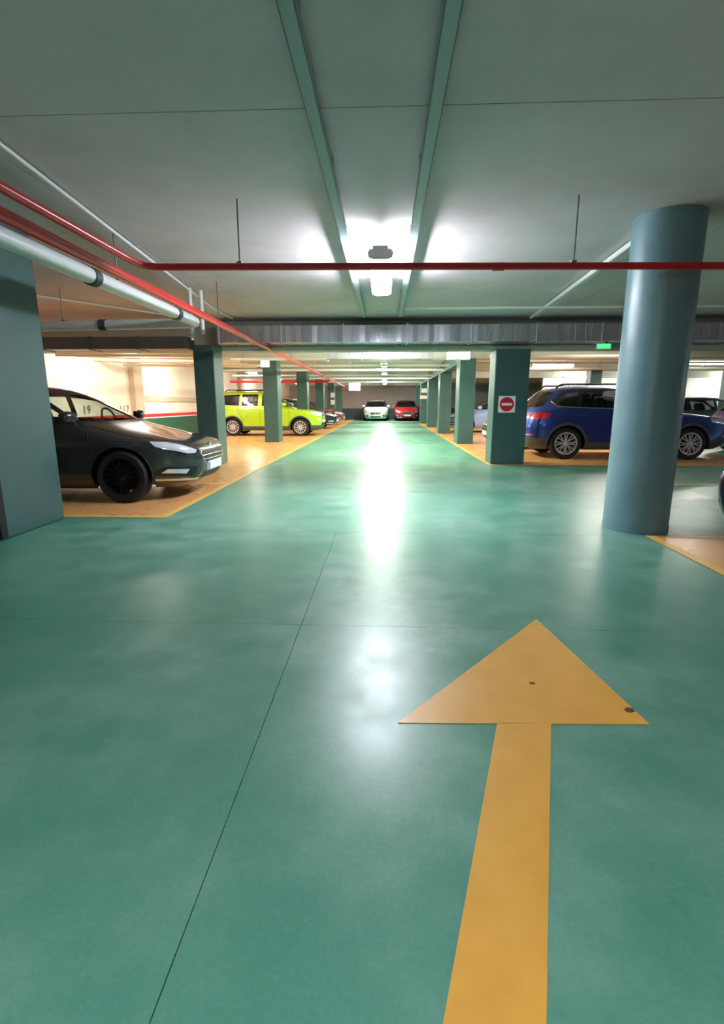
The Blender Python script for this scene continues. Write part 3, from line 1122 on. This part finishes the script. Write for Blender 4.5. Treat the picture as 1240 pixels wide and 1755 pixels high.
HATCH = dict(
    name='hatch', xm=-.6, wx=1.325, wr=.322, ar=.365, track=.775, belt=.95, cab=(-1.75, .85), dash=(.68, 1.02),
    F=[(.17, 2.0), (.23, 2.1), (.35, 2.17), (.5, 2.19), (.6, 2.175), (.68, 2.12), (.73, 2.0), (.79, 1.72), (.85, 1.45), (.91, 1.2), (.95, 1.07), (.98, 1.0), (1.1, .77), (1.2, .57), (1.3, .34), (1.37, .12), (1.42, -.08), (1.455, -.34), (1.475, -.6)],
    B=[(.17, -2.0), (.25, -2.1), (.4, -2.16), (.6, -2.17), (.75, -2.14), (.88, -2.09), (.98, -2.03), (1.1, -1.93), (1.2, -1.83), (1.3, -1.71), (1.38, -1.58), (1.43, -1.42), (1.46, -1.15), (1.475, -.6)],
    W=[(.17, .82), (.25, .88), (.4, .905), (.6, .915), (.75, .91), (.86, .892), (.93, .872), (.97, .85), (1.02, .825), (1.1, .79), (1.2, .74), (1.3, .69), (1.36, .655), (1.4, .61), (1.43, .53), (1.455, .4), (1.475, .02)],
    nf=[(.17, 4.2), (.6, 4.8), (.75, 5.2), (.95, 5), (1.1, 4.2), (1.4, 3.6), (1.475, 3)],
    nr=[(.17, 4), (.6, 4.5), (.95, 4.5), (1.1, 4), (1.4, 3.6), (1.475, 3)],
    regions=[
        ('hood', F_([(0, .725), (.35, .72), (.62, .745), (.745, .79), (.755, .87), (.74, .94), (.5, .95), (0, .955)])),
        ('front_door', S_([(.95, .3), (1.0, .62), (.93, .9), (.75, .955), (.3, .965), (-.2, .97), (-.22, .3)])),
        ('rear_door', S_([(-.235, .3), (-.215, .97), (-.8, .985), (-1.18, .99), (-1.12, .8), (-.98, .6), (-.9, .3)])),
        ('window_frame', S_([(.86, .97), (.12, 1.36), (-.3, 1.405), (-.9, 1.39), (-1.3, 1.33), (-1.55, 1.14), (-1.5, 1.02), (-.9, .995), (-.2, .978)])),
        ('front_window', S_([(.70, .99), (.24, 1.24), (-.16, 1.29), (-.17, .995)])),
        ('rear_side_window', S_([(-.25, 1.0), (-.24, 1.3), (-.65, 1.3), (-1.0, 1.28), (-1.06, 1.015)])),
        ('quarter_window', S_([(-1.12, 1.03), (-1.07, 1.325), (-1.26, 1.29), (-1.42, 1.14), (-1.38, 1.05)])),
        ('windshield_band', F_([(0, .965), (.5, .965), (.74, .975), (.7, 1.1), (.64, 1.24), (.575, 1.355), (.4, 1.385), (0, 1.395)])),
        ('windshield', F_([(0, .985), (.5, .985), (.70, .99), (.66, 1.1), (.60, 1.22), (.55, 1.29), (.4, 1.31), (0, 1.315)])),
        ('rear_window', R_([(0, 1.02), (.6, 1.03), (.66, 1.06), (.56, 1.32), (.4, 1.36), (0, 1.37)])),
        ('headlight_bezel', [('s', 1.5, .785), ('s', 1.62, .695), ('s', 1.85, .63), ('f', .66, .575), ('f', .48, .57), ('f', .43, .63), ('f', .58, .69), ('s', 1.84, .75)]),
        ('headlight', [('s', 1.66, .75), ('s', 1.74, .69), ('s', 1.88, .65), ('f', .64, .595), ('f', .52, .59), ('f', .49, .63), ('f', .6, .68), ('s', 1.83, .74)]),
        ('grille_trim', F_([(0, .615), (.4, .615), (.44, .585), (.3, .425), (0, .42)])),
        ('grille', F_([(0, .605), (.385, .605), (.42, .582), (.29, .435), (0, .43)])),
        ('lower_grille', F_([(0, .34), (.36, .345), (.38, .25), (0, .235)])),
        ('fog_bezel', F_([(.48, .42), (.77, .44), (.81, .33), (.53, .29)])),
        ('fog_light', F_([(.6, .395), (.75, .41), (.77, .36), (.62, .34)])),
        ('lip', F_([(.40, .262), (.82, .29), (.82, .262), (.40, .235)])),
        ('tail_light', [('s', -1.78, .93), ('s', -1.8, .78), ('r', .74, .74), ('r', .56, .78), ('r', .55, .9), ('r', .74, .96)]),
        ('rear_plastic', R_([(0, .38), (.6, .36), (.6, .25), (0, .24)])),
        ('hole', arch(1.325, .322, .365, .17)),
        ('hole', arch(-1.325, .322, .365, .17)),
    ],
    lines=[
        ('panel_seam', S_([(.95, .3), (1.0, .62), (.93, .9), (.8, .955)]), .004, 'seam'),
        ('panel_seam', S_([(-.2, .97), (-.225, .3)]), .004, 'seam'),
        ('panel_seam', S_([(-1.18, .99), (-1.12, .8), (-.98, .6), (-.9, .3)]), .004, 'seam'),
        ('panel_seam', S_([(.95, .3), (-.9, .3)]), .004, 'seam'),
        ('panel_seam', F_([(.35, .72), (.62, .745), (.745, .79), (.755, .87), (.74, .94)]), .004, 'seam'),
        ('body_crease', S_([(1.5, .72), (.9, .755), (-.6, .79), (-1.9, .83)]), .005, 'bodyline'),
        ('belt_strip', S_([(.86, .965), (-.2, .978), (-.9, .995), (-1.5, 1.02)]), .006, 'blackplastic'),
        ('grille_bar', F_([(0, .545), (.4, .545)]), .008, 'chrome'),
        ('grille_bar', F_([(0, .49), (.34, .49)]), .008, 'chrome'),
    ],
    handles=[(0, .8), (-.98, .83)], handle_split=-.5, mirror=(.74, .965), fplate=(.40, 0), rplate=(.62, 0),
    badges=[('emblem', 'f', .665, 0, 0, 0)][:0],
)
HATCH['badges'] = [('emblem', 'f', 0, .665, (.06, .026), 'chrome')]

SUV = dict(
    name='suv', xm=-.6, wx=1.33, wr=.345, ar=.395, track=.785, belt=1.06, cab=(-1.8, .85), dash=(.6, .95), cladding=True,
    F=[(.21, 2.12), (.27, 2.24), (.4, 2.32), (.55, 2.36), (.7, 2.35), (.82, 2.3), (.88, 2.16), (.93, 1.87), (.98, 1.46), (1.03, 1.08), (1.06, .92), (1.1, .82), (1.2, .66), (1.35, .39), (1.46, .14), (1.53, -.06), (1.58, -.32), (1.61, -.6)],
    B=[(.21, -2.0), (.3, -2.12), (.45, -2.19), (.65, -2.2), (.85, -2.16), (1.0, -2.1), (1.1, -2.04), (1.25, -1.92), (1.37, -1.81), (1.47, -1.7), (1.54, -1.55), (1.585, -1.25), (1.61, -.6)],
    W=[(.21, .84), (.3, .905), (.45, .925), (.7, .93), (.88, .918), (.98, .9), (1.05, .875), (1.1, .85), (1.2, .805), (1.32, .75), (1.43, .7), (1.5, .65), (1.55, .57), (1.59, .42), (1.61, .02)],
    nf=[(.21, 4.2), (.6, 5), (.9, 5.6), (1.05, 5.2), (1.2, 4.4), (1.5, 3.8), (1.61, 3)],
    nr=[(.21, 4.2), (.6, 4.8), (1.0, 4.8), (1.2, 4.2), (1.5, 3.8), (1.61, 3)],
    regions=[
        ('hood', F_([(0, .87), (.4, .865), (.66, .885), (.77, .93), (.77, 1.0), (.75, 1.045), (.5, 1.055), (0, 1.06)])),
        ('front_plastic', F_([(0, .42), (.9, .42), (.9, .22), (0, .22)])),
        ('rear_plastic', R_([(0, .46), (.9, .46), (.9, .22), (0, .22)])),
        ('sill_trim', S_([(1.1, .22), (1.1, .36), (-1.1, .38), (-1.1, .22)])),
        ('front_arch_trim', arch(1.33, .345, .45, .215)),
        ('rear_arch_trim', arch(-1.33, .345, .45, .215)),
        ('front_door', S_([(.9, .385), (.95, .7), (.9, 1.0), (.75, 1.065), (-.2, 1.08), (-.22, .385)])),
        ('rear_door', S_([(-.235, .385), (-.215, 1.08), (-1.15, 1.1), (-1.12, .92), (-.95, .72), (-.86, .5), (-.85, .385)])),
        ('window_frame', S_([(.76, 1.085), (.12, 1.455), (-.3, 1.525), (-.9, 1.52), (-1.4, 1.46), (-1.66, 1.26), (-1.55, 1.14), (-.9, 1.11), (-.2, 1.095)])),
        ('front_window', S_([(.62, 1.11), (.12, 1.42), (-.16, 1.485), (-.17, 1.11)])),
        ('rear_side_window', S_([(-.25, 1.11), (-.24, 1.49), (-.7, 1.488), (-1.02, 1.47), (-1.07, 1.13)])),
        ('quarter_window', S_([(-1.12, 1.14), (-1.08, 1.46), (-1.34, 1.42), (-1.54, 1.26), (-1.48, 1.165)])),
        ('windshield', F_([(0, 1.07), (.5, 1.07), (.75, 1.085), (.7, 1.22), (.64, 1.36), (.58, 1.475), (.4, 1.505), (0, 1.515)])),
        ('rear_window', R_([(0, 1.12), (.62, 1.13), (.68, 1.16), (.58, 1.43), (.42, 1.475), (0, 1.485)])),
        ('headlight', [('s', 1.7, .885), ('s', 1.75, .81), ('f', .72, .76), ('f', .5, .765), ('f', .48, .84), ('f', .7, .865)]),
        ('grille_trim', F_([(0, .84), (.42, .835), (.4, .66), (.3, .58), (0, .575)])),
        ('grille', F_([(0, .825), (.4, .82), (.38, .665), (.29, .595), (0, .59)])),
        ('lower_grille', F_([(0, .5), (.5, .5), (.55, .36), (0, .35)])),
        ('fog_light', F_([(.62, .52), (.76, .54), (.76, .48), (.64, .46)])),
        ('tail_light', [('s', -1.68, 1.0), ('s', -1.74, .9), ('r', .78, .865), ('r', .5, .88), ('r', .5, .96), ('r', .76, 1.015)]),
        ('hole', arch(1.33, .345, .395, .21)),
        ('hole', arch(-1.33, .345, .395, .21)),
    ],
    lines=[
        ('panel_seam', S_([(.9, .385), (.95, .7), (.9, 1.0), (.78, 1.065)]), .004, 'seam'),
        ('panel_seam', S_([(-.2, 1.08), (-.225, .385)]), .004, 'seam'),
        ('panel_seam', S_([(-1.15, 1.1), (-1.12, .92), (-.95, .72), (-.86, .5)]), .004, 'seam'),
        ('panel_seam', S_([(.9, .385), (-.85, .385)]), .004, 'seam'),
        ('panel_seam', F_([(.4, .865), (.66, .885), (.77, .93), (.77, 1.0), (.75, 1.045)]), .004, 'seam'),
        ('body_crease', S_([(1.6, .9), (.9, .93), (-.6, .95), (-1.7, .97)]), .006, 'bodyline'),
        ('belt_strip', S_([(.76, 1.085), (-.2, 1.095), (-.9, 1.11), (-1.55, 1.14), (-1.66, 1.26)]), .009, 'chrome'),
        ('reflector', R_([(.62, .52), (.8, .53)]), .016, 'taillight'),
    ],
    handles=[(0, .92), (-.95, .95)], handle_split=-.5, mirror=(.66, 1.08), fplate=(.53, 0), rplate=(.78, 0), rails=(-1.55, .05, .6, 1.62),
    badges=[('emblem', 'f', 0, .7, (.05, .06), 'chrome'), ('emblem', 'r', 0, .98, (.06, .06), 'chrome')][:0],
)
SUV['badges'] = [('emblem', 'f', 0, .7, (.05, .06), 'chrome')]

BOXY = dict(
    name='boxy', xm=-.6, wx=1.29, wr=.33, ar=.375, track=.77, belt=1.08, cab=(-1.75, .8), dash=(.5, .84), cladding=True,
    F=[(.2, 1.95), (.27, 2.04), (.4, 2.08), (.6, 2.1), (.75, 2.09), (.87, 2.04), (.93, 1.9), (.98, 1.55), (1.02, 1.15), (1.06, .88), (1.1, .77), (1.2, .66), (1.35, .48), (1.5, .28), (1.58, .12), (1.64, -.12), (1.67, -.35), (1.69, -.6)],
    B=[(.2, -1.95), (.3, -2.06), (.45, -2.1), (.65, -2.11), (.85, -2.09), (1.05, -2.06), (1.2, -2.02), (1.4, -1.95), (1.52, -1.89), (1.6, -1.78), (1.65, -1.6), (1.675, -1.3), (1.69, -.6)],
    W=[(.2, .82), (.3, .88), (.45, .895), (.7, .9), (.9, .892), (1.02, .875), (1.08, .85), (1.2, .82), (1.35, .775), (1.48, .735), (1.56, .69), (1.62, .6), (1.665, .42), (1.69, .02)],
    nf=[(.2, 4.5), (.6, 5.4), (.95, 6.2), (1.06, 5.4), (1.3, 5), (1.6, 4.4), (1.69, 3)],
    nr=[(.2, 5), (.6, 5.5), (1.0, 6), (1.3, 6), (1.6, 5), (1.69, 3)],
    regions=[
        ('hood', F_([(0, .91), (.4, .91), (.66, .925), (.76, .955), (.76, 1.01), (.74, 1.05), (.5, 1.06), (0, 1.062)])),
        ('front_plastic', F_([(0, .4), (.9, .4), (.9, .21), (0, .21)])),
        ('rear_plastic', R_([(0, .46), (.9, .46), (.9, .21), (0, .21)])),
        ('sill_trim', S_([(1.05, .21), (1.05, .36), (-1.05, .37), (-1.05, .21)])),
        ('front_arch_trim', arch(1.29, .33, .43, .205)),
        ('rear_arch_trim', arch(-1.29, .33, .43, .205)),
        ('front_door', S_([(.85, .375), (.9, .7), (.86, 1.0), (.72, 1.08), (-.2, 1.09), (-.22, .375)])),
        ('rear_door', S_([(-.235, .375), (-.215, 1.09), (-1.1, 1.1), (-1.06, .9), (-.92, .7), (-.84, .5), (-.83, .375)])),
        ('front_window', S_([(.68, 1.12), (.25, 1.5), (-.14, 1.55), (-.15, 1.12)])),
        ('rear_side_window', S_([(-.3, 1.12), (-.29, 1.55), (-.9, 1.545), (-.93, 1.12)])),
        ('quarter_window', S_([(-1.02, 1.13), (-1.0, 1.54), (-1.62, 1.51), (-1.68, 1.16)])),
        ('windshield', F_([(0, 1.08), (.5, 1.08), (.74, 1.1), (.71, 1.25), (.66, 1.42), (.61, 1.56), (.4, 1.58), (0, 1.59)])),
        ('rear_window', R_([(0, 1.14), (.62, 1.15), (.66, 1.18), (.6, 1.5), (.45, 1.54), (0, 1.55)])),
        ('headlight', [('s', 1.72, .93), ('s', 1.74, .8), ('f', .74, .75), ('f', .5, .755), ('f', .48, .86), ('f', .7, .9)]),
        ('grille_trim', F_([(0, .9), (.42, .895), (.4, .72), (0, .715)])),
        ('grille', F_([(0, .88), (.4, .875), (.38, .74), (0, .735)])),
        ('lower_grille', F_([(0, .5), (.48, .5), (.52, .38), (0, .37)])),
        ('fog_light', F_([(.58, .66), (.72, .67), (.72, .58), (.58, .57)])),
        ('tail_light', [('s', -1.86, 1.1), ('s', -1.88, .86), ('r', .78, .84), ('r', .62, .86), ('r', .62, 1.06), ('r', .78, 1.12)]),
        ('hole', arch(1.29, .33, .375, .2)),
        ('hole', arch(-1.29, .33, .375, .2)),
    ],
    lines=[
        ('panel_seam', S_([(.85, .375), (.9, .7), (.86, 1.0), (.74, 1.08)]), .004, 'seam'),
        ('panel_seam', S_([(-.2, 1.09), (-.225, .375)]), .004, 'seam'),
        ('panel_seam', S_([(-1.1, 1.1), (-1.06, .9), (-.92, .7), (-.84, .5)]), .004, 'seam'),
        ('body_crease', S_([(1.6, .93), (.9, .96), (-1.8, .98)]), .006, 'bodyline'),
    ],
    handles=[(0, .93), (-.95, .96)], handle_split=-.5, mirror=(.66, 1.1), fplate=(.55, 0), rplate=(.7, 0), rails=(-1.6, .1, .62, 1.71),
    badges=[('emblem', 'f', 0, .81, (.06, .06), 'chrome')],
)


def setline(pm):
    M['bodyline'] = pm


def add_car(*a, **k):
    setline(a[2])
    return car(*a, **k)


P_grey = paint('graphite_paint', (58, 57, 58), .5, .28)
P_blue = paint('royal_blue_paint', (34, 58, 140), .5, .28)
P_lime = paint('lime_green_paint', (172, 208, 30), .1, .32)
P_white = paint('white_car_paint', (236, 238, 242), 0, .3)
P_red = paint('red_car_paint', (176, 30, 48), .1, .3)
P_black = paint('midnight_paint', (30, 32, 52), .4, .25)
P_pink = paint('champagne_paint', (226, 206, 198), .2, .3)
P_pale = paint('pale_blue_paint', (150, 176, 226), .3, .3)
P_plum = paint('plum_paint', (66, 48, 92), .4, .3)
P_teal = paint('slate_teal_paint', (52, 78, 84), .4, .3)

add_car('hatchback_car', HATCH, P_grey, (-4.53, 6.88), 0, 'dark graphite hatchback with black multi-spoke wheels beside the corner-guarded column', rim='blackalloy', spokes=15, rearglass='glass')
add_car('sport_utility_car', SUV, P_blue, (5.3, 12.3), 0, 'royal blue sport utility car partly hidden by the round column', spokes=8, style='mesh')
add_car('boxy_car', BOXY, P_lime, (-4.5, 20.2), 0, 'lime green boxy car parked behind a teal column', detail=.8, spokes=12)
add_car('hatchback_car', HATCH, P_white, (-.68, 38.6), -PI / 2, 'white car facing the lane from the far wall', detail=.6, spokes=8)
add_car('hatchback_car', HATCH, P_red, (1.55, 39.0 - .35), -PI / 2, 'red car facing the lane from the far wall', detail=.6, spokes=8)
add_car('hatchback_car', HATCH, P_black, (-4.55, 25.6), 0, 'dark blue hatchback with bright headlights beyond the lime green car', detail=.6, spokes=8)
add_car('hatchback_car', HATCH, P_red, (-4.6, 30.4), 0, 'red hatchback parked deep in the cream wall bays', detail=.6, spokes=8)
add_car('hatchback_car', HATCH, P_pink, (5.0, 14.72), PI, 'champagne hatchback with its nose beside the no entry column', detail=.6, spokes=8)
add_car('hatchback_car', HATCH, P_pale, (4.75, 22.9), PI, 'pale blue hatchback with its nose past the row of columns', detail=.6, spokes=8)
add_car('hatchback_car', HATCH, P_black, (4.93, 3.8), PI, 'midnight blue car in the bay beside the round column, only its bumper corner showing', detail=1.0, spokes=8)
add_car('hatchback_car', HATCH, P_plum, (10.3, 12.9), 0, 'dark plum hatchback parked nose away past the blue car', detail=.6, spokes=8)
add_car('hatchback_car', HATCH, P_teal, (10.6, 17.6), 0, 'slate teal hatchback in the back row behind the blue car', detail=.6, spokes=8)
